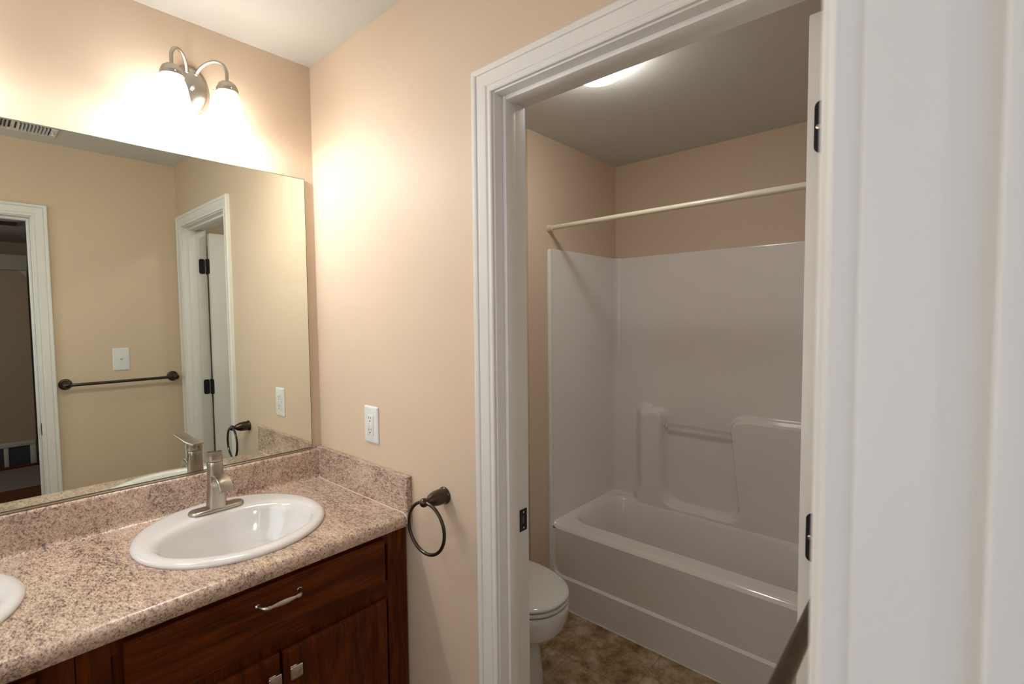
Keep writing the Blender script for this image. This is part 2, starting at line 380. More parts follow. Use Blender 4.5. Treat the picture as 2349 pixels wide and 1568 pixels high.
def cut(o, mb):                # cut a sink opening through a board
    bmesh.ops.recalc_face_normals(mb.bm, faces=mb.bm.faces[:]); me = bpy.data.meshes.new('cutter'); mb.bm.to_mesh(me); mb.bm.free()
    c = bpy.data.objects.new('cutter', me); C.objects.link(c)
    md = o.modifiers.new('cut', 'BOOLEAN'); md.operation = 'DIFFERENCE'; md.object = c; md.solver = 'EXACT'
    dg = bpy.context.evaluated_depsgraph_get(); new = bpy.data.meshes.new_from_object(o.evaluated_get(dg)); o.modifiers.clear()
    old = o.data; o.data = new; bpy.data.meshes.remove(old); bpy.data.objects.remove(c); bpy.data.meshes.remove(me)
for cx_ in (-.392, -1.060):
    b = MB(); b.lathe([(.222,-.2),(.222,.2)], 64, Matrix.Translation((cx_, -.256, ZC))); cut(top, b)
for p in top.data.polygons: p.use_smooth = True
top.data.set_sharp_from_angle(angle=math.radians(30))
b = MB(); b.extrude([(-.001, ZC-.035), (-.556, ZC-.035), (-.556, ZC+.1135), (-.001, ZC+.1135)], lambda u, v, t: (t, u, v), -.0195, -.0008)
bmesh.ops.bevel(b.bm, geom=b.bm.edges[:], offset=.0008, segments=1, affect='EDGES')
obj('side_splash', b, 'granite', ct, smooth=0)
cl = MB(); cl.sweep([(-.0203, y-.001, z+.0006) for y, z in cp[10:-2]], .0016, 6); obj('caulk_line', cl, 'caulk', ct)

# sinks
SINKS = []
def sink(cx, cy, label):
    s = thing('sink', (cx, cy, ZC), label, 'sink', None)
    # rings: (rx, ry, centre shift y, z)
    n = 72; prof = [(.2375,.2375,0,-.001),(.2400,.2400,0,.003),(.2395,.2395,0,.007),(.2350,.2350,0,.0115),(.2270,.2270,0,.0145),(.2180,.2170,-.002,.0150),
            (.2080,.1880,-.020,.0145),(.2010,.1700,-.033,.0130),(.1960,.1600,-.040,.0095),(.1920,.1550,-.0425,.0030),(.1890,.1520,-.043,-.006),(.1840,.1470,-.043,-.025),(.1740,.1380,-.043,-.055),
            (.1580,.1250,-.042,-.085),(.1320,.1050,-.040,-.112),(.0950,.0780,-.036,-.130),(.0500,.0450,-.030,-.139),(.0240,.0240,-.028,-.142)]
    b = MB(); rows = [[(cx+rx*math.cos(2*PI*k/n), cy+dy+ry*math.sin(2*PI*k/n), ZC+z) for k in range(n)] for rx, ry, dy, z in prof]
    V = b.grid(rows, cv=True); 
    obj('basin', b, 'porcelain', s, smooth=60)
    b = MB(); b.lathe([(.0245,-.1435),(.0235,-.1405),(.019,-.1395),(.018,-.1415),(.012,-.1400),(.001,-.1385)], 28, Matrix.Translation((cx, cy-.028, ZC)))
    obj('drain', b, 'satin', s)
    b = MB(); b.lathe([(.009,0),(.009,.002),(.006,.003)], 20, Matrix.Translation((cx, cy-.197, ZC-.021)) @ Matrix.Rotation(-PI/2-.2, 4, 'X'))
    obj('overflow_hole', b, 'slot', s)
    return s
SX, SY = -.392, -.252
sink(SX, SY, 'white oval drop-in sink with faucet, in the middle of the countertop below the mirror')
sink(SX-.668, SY, 'white oval drop-in sink cut off by the left edge of the photo')

# faucets
def faucet(cx, cy, label):
    z0 = ZC+.0150; f = thing('faucet', (cx, cy, z0), label, 'faucet')
    b = MB(); pl = rrect(.076, .0255, .0254, 14)
    rows = [[(cx+u*s, cy+v*(1-(1-s)*3), z0+z) for u, v in pl] for s, z in ((1,0),(1,.003),(.992,.0052),(.975,.0062),(.972,.0075),(.955,.0085),(.93,.009))]
    V = b.grid(rows, cv=True); b.cap(V[-1]); b.cap(V[0][::-1]); obj('deck_plate', b, 'nickel', f, smooth=40)
    # body column: flared, nearly square-round in plan
    b = MB(); sec = [(0,.0275,.0255),(.006,.0268,.0248),(.03,.0248,.0230),(.06,.0228,.0215),(.09,.0215,.0205),(.118,.0210,.0205),(.136,.0210,.0205),(.1375,.0203,.0198)]
    def sup(rx, ry, n=40, e=2.6): return [(rx*math.copysign(abs(math.cos(2*PI*k/n))**(2/e), math.cos(2*PI*k/n)), ry*math.copysign(abs(math.sin(2*PI*k/n))**(2/e), math.sin(2*PI*k/n))) for k in range(n)]
    rows = [[(cx+u, cy+v, z0+.0085+z) for u, v in sup(rx, ry)] for z, rx, ry in sec]
    V = b.grid(rows, cv=True); b.cap(V[-1]); b.cap(V[0][::-1]); obj('body', b, 'nickel', f, smooth=40)
    # spout: wide flat waterfall shape bending over
    path = [(-.008,.098,.016,.030),(-.018,.106,.0185,.022),(-.035,.1115,.0190,.014),(-.053,.1120,.0192,.010),(-.070,.1075,.0192,.008),(-.083,.099,.0190,.0065),(-.092,.086,.0185,.006),(-.094,.074,.0182,.0055)]
    rows = []
    for i, (y, z, hw, th) in enumerate(path):
        a = path[min(i+1, len(path)-1)]; c_ = path[max(i-1, 0)]
        ty, tz = a[0]-c_[0], a[1]-c_[1]; l = math.hypot(ty, tz); ny, nz = -tz/l*-1, ty/l*-1     # normal pointing up/out
        if nz < 0 and i < 4: ny, nz = -ny, -nz
        pr = rrect(hw, th/2, min(.003, th/2*.8), 3)
        rows.append([(cx+u, cy+y+ny*(v-th/2), z0+z+nz*(v-th/2)) for u, v in pr])
    b = MB(); V = b.grid(rows, cv=True); b.cap(V[0][::-1]); b.cap(V[-1]); obj('spout', b, 'nickel', f, smooth=45)
    # lever handle: cap and flat lever rising outwards
    rz = Matrix.Translation((cx, cy, 0)) @ Matrix.Rotation(math.radians(-17), 4, 'Z')
    b = MB(); rows = []
    for z, rx, ry in ((.148,.0205,.0205),(.1495,.0212,.0208),(.160,.0212,.0208),(.168,.0208,.0208)):
        rows.append([rz @ Vector((u, v, z0+z)) for u, v in sup(rx, ry)])
    V = b.grid(rows, cv=True); b.cap(V[0][::-1]); b.cap(V[-1])
    rows = []
    for y, zt, th, hw in ((.0205,.1700,.004,.017),(.010,.1735,.009,.0200),(-.005,.1762,.012,.0208),(-.022,.1790,.012,.0206),(-.035,.1825,.0075,.0202),(-.055,.1880,.0052,.0196),(-.074,.1935,.0045,.0188),(-.082,.1958,.003,.0175)):
        pr = rrect(hw, th/2, th*.4, 3); rows.append([rz @ Vector((u, y, z0+zt-th/2+v)) for u, v in pr])
    V = b.grid(rows, cv=True); b.cap(V[0][::-1]); b.cap(V[-1]); hn = obj('lever_handle', b, 'nickel', f, smooth=40)
    b = MB(); b.lathe([(.0022,0),(.0022,.0008)], 12, rz @ Matrix.Translation((0, .0206, z0+.160)) @ Matrix.Rotation(-PI/2, 4, 'X')); obj('set_screw_hole', b, 'slot', hn)
    return f
faucet(SX, -.106, 'brushed nickel single-lever faucet on the back ledge of the middle sink')
faucet(SX-.668, -.106, 'brushed nickel single-lever faucet on the sink beyond the left edge of the photo')

# ---------------------------------------------------------------- mirror
mi = thing('mirror', (-.79, -.0035, 1.044), 'large frameless wall mirror above the countertop', 'mirror')
b = MB(); b.box(XL+.012, -.037, -.0103, -.0004, 1.0445, 2.018); obj('glass_edge', b, 'mirroredge', mi, smooth=0)
b = MB(); V = b.grid([[(XL+.014, -.0106, 1.0465), (-.039, -.0106, 1.0465)], [(XL+.014, -.0106, 2.016), (-.039, -.0106, 2.016)]]); obj('reflective_face', b, 'mirror', mi, smooth=0)
b = MB(); b.box(XL+.012, -.037, -.0130, -.0007, 1.0395, 1.0444); obj('bottom_channel', b, 'satin', mi, smooth=0)

# ---------------------------------------------------------------- vanity cabinets
FY = -.530
def panel_front(x0, x1, z0, z1, y, raised, handle):
    """door or drawer slab with routed edge; returns MB"""
    t = .019; b = MB()
    def ring(i, d): return [(x0+i, y-d, z0+i), (x1-i, y-d, z0+i), (x1-i, y-d, z1-i), (x0+i, y-d, z1-i)]
    R = [ring(0, 0), ring(0, t-.007), ring(.0015, t-.0045), ring(.004, t-.0035), ring(.0055, t-.001), ring(.0075, t)]
    if raised: R += [ring(.044, t), ring(.0465, t-.001), ring(.049, t-.006), ring(.053, t-.0075), ring(.058, t-.0075), ring(.080, t-.0035), ring(.083, t-.0025)]
    V = b.grid(R, cv=True); b.cap(V[-1]); b.cap(V[0][::-1]); return b
def pull(parent, x, z, y):
    b = MB(); pts = []; rad = []
    for k in range(25):
        t = k/24; u = (t-.5)*2; X = x+u*.0505
        if abs(u) > .9: 
            pass
        yy = y-.026*(1-max(0, (abs(u)-.72)/.28)**2.2) if abs(u) > .72 else y-.026
        r = .0034+.0038*max(0, math.cos(u/.62*PI/2)) if abs(u) < .62 else (.0058 if abs(abs(u)-.66) < .035 else .0050+.0006*abs(u))
        pts.append((X, yy, z)); rad.append(r)
    b.sweep(pts, rad, 14)
    for s in (-1, 1): b.lathe([(.0075,0),(.0075,.002),(.0055,.004),(.004,.006)], 16, Matrix.Translation((x+s*.0505, y, z)) @ Matrix.Rotation(PI/2, 4, 'X'))
    return obj('pull_handle', b, 'satin', parent, smooth=50, label='satin nickel bow pull handle')
def knob(parent, x, z, y):
    b = MB()
    def sq(h, d, r): return [(x+u, y-d, z+v) for u, v in rrect(h, h, r, 4)]
    R = [sq(.0085,0,.002), sq(.0085,.003,.002), sq(.0055,.006,.0025), sq(.0055,.013,.0025), sq(.0135,.0165,.003), sq(.0155,.018,.003), sq(.0158,.0195,.003), sq(.0145,.0215,.003), sq(.009,.0228,.002), sq(.001,.0235,.0003)]
    V = b.grid(R, cv=True); b.cap(V[-1]); b.cap(V[0][::-1]); return obj('knob', b, 'satin', parent, smooth=40, label='square satin nickel knob')
def cabinet(xr, label, mirror_x=False):
    xl = xr-.768; s = thing('vanity_cabinet', ((xl+xr)/2, -.27, 0), label, 'cabinet')
    b = MB(); b.box(xl, xl+.018, FY+.02, -.003, .10, ZC-.036); b.box(xr-.018, xr, FY+.02, -.003, .10, ZC-.036); b.box(xl+.018, xr-.018, FY+.02, -.003, .10, .118); b.box(xl+.018, xr-.018, -.012, -.003, .118, ZC-.036); b.box(xl+.02, xr-.02, FY+.09, -.01, 0, .10); obj('carcass', b, 'woodV', s, smooth=0)
    fl = .018 if not mirror_x else .0
    fr = .0 if not mirror_x else .018
    b = MB(); z0, z1 = .10, ZC-.036
    xs = xl+fr; xe = xr-fl
    b.box(xs, xs+.052, FY, FY+.02, z0, z1, bev=.001); b.box(xe-.052, xe, FY, FY+.02, z0, z1, bev=.001)
    b.box(xs+.052, xe-.052, FY+.0005, FY+.02, z1-.04, z1); b.box(xs+.052, xe-.052, FY+.0005, FY+.02, .688, .745); b.box(xs+.052, xe-.052, FY+.0005, FY+.02, z0, z0+.05)
    b.box((xs+xe)/2-.02, (xs+xe)/2+.02, FY+.0005, FY+.02, z0+.05, .69)
    b.box(xs+.05, xe-.05, FY+.012, FY+.0195, .74, z1-.03)
    obj('face_frame', b, 'woodV', s, smooth=30)
    b = MB()
    if mirror_x: b.box(xl, xl+fr-.002, FY+.003, FY+.02, z0, z1, bev=.001)
    else: b.box(xr-fl+.002, xr, FY+.003, FY+.02, z0, z1, bev=.001)
    obj('filler_strip', b, 'woodV', s, smooth=30)
    a0, a1 = xs+.055, xe-.055+.002
    if not mirror_x: a0, a1 = -.7005, -.0915
    d = obj('drawer', panel_front(a0, a1, .728, .879, FY, False, None), 'woodH', s, smooth=20)
    pull(d, (a0+a1)/2+.002, .842-.038, FY-.019) if False else pull(d, -.398 if not mirror_x else (a0+a1)/2, .840, FY-.019)
    mid = (a0+a1)/2
    if not mirror_x: mid = -.3955
    d1 = obj('door', panel_front(mid+.003, a1+.002, .135, .7005, FY, True, None), 'woodV', s, smooth=20)
    knob(d1, mid+.026, .648, FY-.019)
    d2 = obj('door', panel_front(a0, mid-.003, .135, .7005, FY, True, None), 'woodV', s, smooth=20)
    knob(d2, mid-.026, .648, FY-.019)
    return s
cabinet(-.004, 'dark cherry vanity cabinet under the countertop, with drawer and two doors')
cabinet(-.7735, 'dark cherry vanity cabinet left of the lower-left corner, mostly out of the picture', True)

# ---------------------------------------------------------------- outlet, towel ring, towel bar, switch
def wallplate(parent, P, hw, hh, name='cover_plate'):
    b = MB(); R = []
    for i, d in ((0,0),(0,.0025),(.0012,.0042),(.004,.0056),(.0075,.0062)):
        R.append([P(u*(1), v, d) for u, v in rrect(hw-i, hh-i, max(.0015, .004-i), 4)])
    V = b.grid(R, cv=True); b.cap(V[-1]); b.cap(V[0][::-1]); return obj(name, b, 'plastic', parent, smooth=30)
OYc, OZc = -.352, 1.171
ou = thing('electrical_outlet', (-.001, OYc, OZc), 'white duplex outlet on the beige wall above the side splash', 'outlet')
Po = lambda u, v, d: (-.0005-d, OYc+u, OZc+v)
wallplate(ou, Po, .0385, .0605)
rc = MB(); R = [[Po(u, v, d) for u, v in rrect(.0168-i, .0335-i, .002, 3)] for i, d in ((0,.0055),(0,.0082),(.001,.0088))]
V = rc.grid(R, cv=True); rc.cap(V[-1]); rec = obj('receptacle', rc, 'plastic', ou, smooth=30)
bt = MB()
for u0 in (-.0075, .0075): bt.box(-.0102, -.0090, OYc+u0-.006, OYc+u0+.006, OZc-.0065, OZc+.0065, bev=.0005)
obj('test_button', bt, 'plastic', rec, smooth=30)
for zz in (.021, -.017):
  sl = MB()
  if 1:
    for u0, h in ((.0065,.0042),(-.0065,.0035)): sl.box(-.0097, -.0085, OYc+u0-.0010, OYc+u0+.0010, OZc+zz-h+.002, OZc+zz+h+.002)
    sl.lathe([(.0026,0),(.0026,.0012)], 12, Matrix.Translation((-.0085, OYc, OZc+zz-.0085)) @ Matrix.Rotation(-PI/2, 4, 'Y'))
    obj('slot', sl, 'slot', rec, smooth=30)
for zz in (.048,-.048):
    b = MB(); b.lathe([(.003,.0),(.003,.0012),(.0015,.0018)], 14, Matrix.Translation((-.0064, OYc, OZc+zz)) @ Matrix.Rotation(-PI/2, 4, 'Y')); obj('screw', b, 'plastic', ou)

ty, tz = -.707, 1.021
rg = thing('towel_ring', (0, ty, tz), 'oil-rubbed bronze towel ring on the wall beside the countertop', 'towel ring')
b = MB(); b.lathe([(.0225,0),(.0240,.001),(.0245,.003),(.0235,.0055),(.0215,.007),(.0212,.011),(.0215,.020),(.0210,.030),(.0195,.040),(.0165,.049),(.0125,.056),(.0095,.0605),(.0085,.063),(.0095,.0655),(.0115,.069),(.0125,.074),(.0115,.079),(.0085,.083),(.004,.0855),(.0005,.086)], 36,
        Matrix.Translation((-.0005, ty, tz)) @ Matrix.Rotation(-PI/2, 4, 'Y')); obj('mounting_post', b, 'bronze', rg, smooth=60)
b = MB(); n = 72; RR = .0700; cx, cy, cz = -.0735, ty-.006, tz-.0690
tilt = Matrix.Translation((cx, cy, cz)) @ Matrix.Rotation(math.radians(3), 4, 'Z')
b.grid([[tilt @ Vector(((.0046*math.cos(2*PI*q/14)), (RR+.0046*math.sin(2*PI*q/14))*math.sin(2*PI*k/n), (RR+.0046*math.sin(2*PI*q/14))*math.cos(2*PI*k/n))) for q in range(14)] for k in range(n)], cu=True, cv=True)
obj('ring', b, 'bronze', rg, smooth=60)

tbz = 1.188
br = thing('towel_bar', (-.30, OY, tbz), 'oil-rubbed bronze towel bar below the switch, seen in the mirror', 'towel bar')
b = MB(); b.sweep([(-.537, -1.635, tbz), (-.055, -1.635, tbz)], .0080, 18); obj('bar', b, 'bronze', br)
for x in (-.537, -.055):
    b = MB(); b.lathe([(.0270,0),(.0285,.0015),(.0285,.004),(.025,.0065),(.0215,.0075),(.021,.011),(.017,.014),(.0125,.020),(.010,.030),(.0105,.055),(.0135,.063),(.0155,.071),(.0160,.080),(.014,.087),(.009,.0915),(.0005,.0925)], 32,
            Matrix.Translation((x, OY+.0005, tbz)) @ Matrix.Rotation(-PI/2, 4, 'X')); obj('mounting_post', b, 'bronze', br, smooth=60)

sxc, szc = -.2965, 1.304
sw = thing('light_switch', (sxc, OY, szc), 'white toggle switch plate above the towel bar, seen in the mirror', 'light switch')
Ps = lambda u, v, d: (sxc+u, OY+.0005+d, szc+v)
wallplate(sw, Ps, .0385, .063)
b = MB(); b.box(sxc-.0052, sxc+.0052, OY+.006, OY+.0075, szc-.012, szc+.012, bev=.0005)
tg = [[Ps(u, v+dz, d) for u, v in rrect(hw, hh, .001, 2)] for hw, hh, d, dz in ((.0042,.0055,.0066,.002),(.0040,.0045,.013,.005),(.0034,.0030,.018,.0075))]
V = b.grid(tg, cv=True); b.cap(V[-1]); obj('toggle', b, 'plastic', sw, smooth=30)
for zz in (.030,-.030):
    b = MB(); b.lathe([(.003,.0),(.003,.0012),(.0015,.0018)], 14, Matrix.Translation((sxc, OY+.0068, szc+zz)) @ Matrix.Rotation(-PI/2, 4, 'X')); obj('screw', b, 'plastic', sw)

# ---------------------------------------------------------------- ceiling register near the bedroom door (mirror shows its end)
vx0, vx1, vy0, vy1 = -.845, -.54, -1.56, -1.385
rgs = thing('ceiling_register', ((vx0+vx1)/2, (vy0+vy1)/2, H), 'white slatted air register on the ceiling, reflected in the top left corner of the mirror', 'air vent')
b = MB()
for (a, bb, c_, d) in ((vx0, vx1, vy0, vy0+.025), (vx0, vx1, vy1-.025, vy1), (vx0, vx0+.025, vy0+.025, vy1-.025), (vx1-.025, vx1, vy0+.025, vy1-.025)): b.box(a, bb, c_, d, H-.008, H-.0005, bev=.0015)
b.box((vx0+vx1)/2-.006, (vx0+vx1)/2+.006, vy0+.025, vy1-.025, H-.0075, H-.002)
obj('frame', b, 'register', rgs)
b = MB(); b.box(vx0+.024, vx1-.024, vy0+.024, vy1-.024, H-.0015, H-.0006); obj('dark_duct', b, 'slot', rgs, smooth=0)
nsl = 20
for k in range(nsl):
    x = vx0+.03+(k+.5)*(vx1-vx0-.06)/nsl
    if abs(x-(vx0+vx1)/2) < .009: continue
    s_ = 1 if x > (vx0+vx1)/2 else -1
    b = MB(); b.extrude([(x-.0045, H-.0025), (x-.0035, H-.0020), (x+s_*0+.0040, H-.0125), (x+.0030, H-.0130)] if s_ > 0 else [(x+.0045, H-.0025), (x+.0035, H-.0020), (x-.0040, H-.0125), (x-.0030, H-.0130)], lambda u, v, t: (u, t, v), vy0+.0255, vy1-.0255)
    obj('slat', b, 'register', rgs, smooth=0)
b = MB(); b.box(vx1-.022, vx1-.016, vy0+.085, vy0+.095, H-.022, H-.006, bev=.001); b.box(vx1-.028, vx1-.010, vy0+.086, vy0+.094, H-.024, H-.020, bev=.001); obj('damper_lever', b, 'register', rgs)

# ---------------------------------------------------------------- vanity lights
def vanity_light(x, label):
    z = 2.217; f = thing('vanity_light', (x, 0, z), label, 'wall lamp', None)
    b = MB(); b.lathe([(1,0),(1,.004),(.985,.007),(.93,.0085),(.915,.011),(.90,.0135),(.84,.0155),(.82,.0185),(.70,.022),(.4,.0245),(.001,.025)], 48, Matrix.Translation((x, -.0005, z)) @ Matrix.Rotation(PI/2, 4, 'X'), sx=.0530, sy=.0755)
    obj('back_plate', b, 'nickel', f, smooth=50)
    b = MB(); b.lathe([(.006,0),(.006,.004),(.0045,.006),(.005,.009),(.003,.0115),(.0005,.012)], 16, Matrix.Translation((x, -.0245, z+.002)) @ Matrix.Rotation(PI/2, 4, 'X')); obj('finial', b, 'chrome', f)
    for s in (-1, 1):
        ax, ay = x+s*.072, -.100
        ctl = [(x+s*.012, -.018, z+.045), (x+s*.020, -.040, z+.062), (x+s*.034, -.066, z+.0735), (x+s*.050, -.086, z+.0755), (x+s*.064, -.097, z+.067), (x+s*.0715, -.100, z+.050), (ax, ay, z+.028), (ax, ay, z+.016)]
        pts = []
        for i in range(len(ctl)-1):
            p0, p1, p2, p3 = [Vector(ctl[max(0, min(len(ctl)-1, q))]) for q in (i-1, i, i+1, i+2)]
            for k in range(5):
                t = k/5; pts.append(.5*((2*p1)+(p2-p0)*t+(2*p0-5*p1+4*p2-p3)*t*t+(3*p1-p0-3*p2+p3)*t**3))
        pts.append(Vector(ctl[-1]))
        b = MB(); b.sweep(pts, .0050, 14); b.lathe([(.0065,0),(.006,.003),(.0045,.0045)], 16, Matrix.Translation((x+s*.012, -.0205, z+.047)) @ Matrix.Rotation(PI/2-.5, 4, 'X'))
        obj('arm', b, 'nickel', f, smooth=60)
        T = Matrix.Translation((ax, ay, z))
        b = MB(); b.lathe([(.003,.0215),(.008,.0205),(.0165,.017),(.0235,.011),(.0275,.003),(.0285,-.002),(.0300,-.003),(.0300,-.013),(.0285,-.014)], 36, T); cp_ = obj('shade_cap', b, 'nickel', f, smooth=40)
        for q in range(3):
            a = q*2*PI/3+.5; b = MB(); d = Vector((math.cos(a), math.sin(a), 0)); b.sweep([Vector((ax, ay, z-.008))+d*.029, Vector((ax, ay, z-.008))+d*.037], .0012, 8); b.sweep([Vector((ax, ay, z-.008))+d*.036, Vector((ax, ay, z-.008))+d*.039], .0026, 8)
            obj('thumb_screw', b, 'chrome', cp_)
        b = MB(); out = [(.0270,-.0125),(.0285,-.018),(.0320,-.026),(.0360,-.038),(.0390,-.054),(.0415,-.070),(.0445,-.085),(.0500,-.099),(.0570,-.110),(.0600,-.1155)]
        b.lathe(out+[(r-.0025, h-.0005) for r, h in out[::-1]], 40, T, caps=False); obj('glass_shade', b, 'shade', f, smooth=60, label='lit frosted glass bell shade')
        b = MB(); b.lathe([(.004,-.03),(.012,-.035),(.013,-.050),(.020,-.066),(.0225,-.078),(.020,-.090),(.012,-.098),(.001,-.101)], 24, T); obj('bulb', b, 'bulb', f, smooth=60)
        d = bpy.data.lights.new('bulb_light', 'POINT'); d.energy = VANITY_BULB; d.color = (1,.975,.94); d.shadow_soft_size = .022
        o = bpy.data.objects.new('bulb_light', d); C.objects.link(o); o.location = (ax, ay, z-.128)
    return f
vanity_light(-.387, 'two-arm brushed nickel wall lamp with lit bell shades, above the mirror')
vanity_light(-1.055, 'two-arm brushed nickel wall lamp above the mirror, beyond the left edge of the photo')

# ---------------------------------------------------------------- tub room: one-piece tub and surround
UX = XB-.010; YA = -.205; YE = OY   # back panel plane, left alcove wall, right end
ZT, ZR = 1.866, .425
def rb(y, z, y0, y1, z0, z1, r):
    cy_, cz_ = (y0+y1)/2, (z0+z1)/2; hy, hz = abs(y1-y0)/2-r, abs(z1-z0)/2-r
    qy, qz = abs(y-cy_)-hy, abs(z-cz_)-hz
    return math.hypot(max(qy, 0), max(qz, 0))+min(max(qy, qz), 0)-r
def smin(a, b, k):
    h = max(k-abs(a-b), 0)/k; return min(a, b)-h*h*k/4
def relief(y, z):
    col = rb(y, z, -.388, -.540, .0, .968, .028)
    yy = y-(z-.45)*.115*-1
    rgt = rb(y+(z-.70)*.0+0, z, -.905+(-(z-.93))*-.11, -3, .0, .975, .07)
    band = rb(y, z, -.397, -3, -.5, .440, .01)
    d = smin(smin(col, band, .11), rgt, .09)
    wd = .015+.030*sstep((y+.47)/.05)
    return .066*sstep(.5-d/(2*wd))
ts = thing('bathtub', (1.5, -.95, 0), 'glossy white one-piece bathtub and shower surround in the alcove', 'bathtub')
b = MB(); ys = []; y = YA-.050
while y > YE+.05: ys.append(y); y -= .0055 if y > -.99 else .02
ys.append(YE+.05)
zs = [.34,.37,.40]+[ZR-.004+i*.006 for i in range(int((1.03-ZR)/.006))]+[1.05,1.1,1.2,1.35,1.5,1.65,1.75,ZT-.018,ZT-.010,ZT-.004]
rows = [[(UX-relief(yy, zz)-.004, yy, zz) for yy in ys] for zz in zs]
rows += [[(UX-.002, yy, ZT-.001) for yy in ys], [(UX+.004, yy, ZT) for yy in ys], [(XB-.0005, yy, ZT) for yy in ys]]
b.grid(rows)
# end panels with cove to the back and rounded front flange
def endpanel(yw, sg):
    pl = [(1.148, 0), (1.148, .006), (1.150, .0105), (1.154, .0135), (1.160, .0145), (1.166, .0135), (1.172, .0115), (1.182, .0105)]
    pl += [(1.182+(UX-.050-1.182)*t, .0105) for t in (.2,.4,.6,.8,1)]
    for k in range(1, 11):
        a = k/10*PI/2; pl.append((UX-.004-.046+.046*math.sin(a), .0105+(.0395)*(1-math.cos(a))))
    rows = []
    for z in [0,.2,ZR,.8,1.3,1.7,ZT-.03,ZT-.022,ZT-.014,ZT-.008,ZT-.003,ZT]:
        t = ZT-z; ins = .022-math.sqrt(max(0, .022**2-(.022-t)**2)) if t < .022 else 0
        q = 0 if t > .009 else .0035*(1-t/.009)
        rows.append([(max(px, 1.148+ins), yw-sg*max(0, py-q), z) for px, py in pl])
    rows.append([(px, yw-sg*max(0, min(py, .0005)) if i < len(pl)-10 else yw-sg*py*.5, ZT) for i, (px, py) in enumerate([(max(p_[0], 1.17), p_[1]) for p_ in pl])])
    b.grid(rows)
endpanel(YA, 1); endpanel(YE, -1)
obj('surround', b, 'fiberglass', ts, smooth=50)
# basin + rim
b = MB(); yl, yr = YA-.010, YE+.010
NX, NY = 60, 150
xg = [1.168+(UX-1.168)*i/NX for i in range(NX+1)]; yg = [yl+(yr-yl)*i/NY for i in range(NY+1)]
def tubz(x, y):
    d = rb(x, y, 1.285, 1.769, YA-.040, YE+.11, .12)
    s_ = sstep(.5-d/.07) if d > -.035 else 1
    wall = .30*sstep((-d-.0)/.085) ; lip = .012*sstep(.5-d/.022)
    cove = .014*max(0, 1-min(abs(y-yl), abs(y-yr))/.03)**2+.014*max(0, 1-abs(x-UX+.004)/.03)**2
    z = ZR-lip-wall+cove
    nose = x-1.168
    if nose < .02: z -= .02-math.sqrt(max(0, .02**2-(.02-nose)**2))
    return z
b.grid([[(x, y, tubz(x, y)) for y in yg] for x in xg])
obj('basin', b, 'fiberglass', ts, smooth=50)
# apron
b = MB(); NY = 220; zg = [0,.004,.05,.10]+[.12+.005*i for i in range(14)]+[.20,.23,.27,.31,.35,.385,.400,ZR-.0195]
yg = [YA-.001+(YE-YA+.002)*(i/NY)**1.6 for i in range(NY+1)]
def apx(y, z):
    d = rb(y, z, YA-.018, YE+.018, .165, .9, .055)
    return 1.156+.012*sstep(.5-d/.010)
b.grid([[(apx(y, z), y, z) for y in yg] for z in zg]); obj('apron', b, 'fiberglass', ts, smooth=50)
b = MB(); b.sweep([(1.152, YA-.005, .001), (1.152, YE+.005, .001)], .004, 8); obj('caulk_line', b, 'caulk', ts)
# clear grab bar across the recess
b = MB(); bx_ = UX-.040; b.sweep([(bx_, -.556, .893), (bx_, -.918, .893)], .0085, 18)
M['acrylic'] = mat('clear_acrylic', (.9,.9,.9), .05, var=(3,.002)); M['acrylic'].node_tree.nodes['Principled BSDF'].inputs['Transmission Weight'].default_value = 1
gb = obj('grab_bar', b, 'acrylic', ts, smooth=60, label='clear acrylic washcloth bar')
for yy in (-.5535, -.9165):
    b = MB(); s_ = -1 if yy > -.7 else 1; b.lathe([(.0135,0),(.0135,.004),(.0105,.007)], 20, Matrix.Translation((bx_, yy, .893)) @ Matrix.Rotation(s_*-PI/2*-1, 4, 'X')); obj('bar_socket', b, 'fiberglass', gb)

# shower rod
rd = thing('shower_rod', (1.158, (YA+YE)/2, 1.968), 'ivory telescoping shower rod across the alcove', 'shower rod')
b = MB(); b.sweep([(1.158, YA-.014, 1.968), (1.158, -1.150, 1.972)], .0122, 20); obj('inner_tube', b, 'rod', rd)
b = MB(); b.sweep([(1.158, -1.143, 1.972), (1.158, YE+.014, 1.974)], .0140, 20); obj('outer_tube', b, 'rod', rd)
for yy, s_, zz in ((YA, 1, 1.968), (YE, -1, 1.974)):
    b = MB(); b.lathe([(.0195,0),(.0195,.003),(.0165,.010),(.0150,.018),(.0150,.0195),(.0135,.020),(.0135,.023),(.0155,.0235),(.0155,.0265),(.012,.028)], 28, Matrix.Translation((1.158, yy-s_*.0005, zz)) @ Matrix.Rotation(s_*PI/2, 4, 'X')); obj('end_flange', b, 'rod', rd, smooth=40)

# ceiling light in the tub room
LX, LY = .690, -.785
cl_ = thing('ceiling_light', (LX, LY, H), 'lit white dome light on the tub room ceiling', 'ceiling lamp')
b = MB(); b.lathe([(.108,0),(.108,-.010),(.100,-.014)], 48, Matrix.Translation((LX, LY, H-.0005))); obj('base_ring', b, 'plastic', cl_)
b = MB(); b.lathe([(.094,-.012),(.098,-.018),(.098,-.028),(.092,-.042),(.078,-.051),(.055,-.059),(.028,-.064),(.0005,-.066)], 48, Matrix.Translation((LX, LY, H))); obj('glass_dome', b, 'dome', cl_, smooth=60)

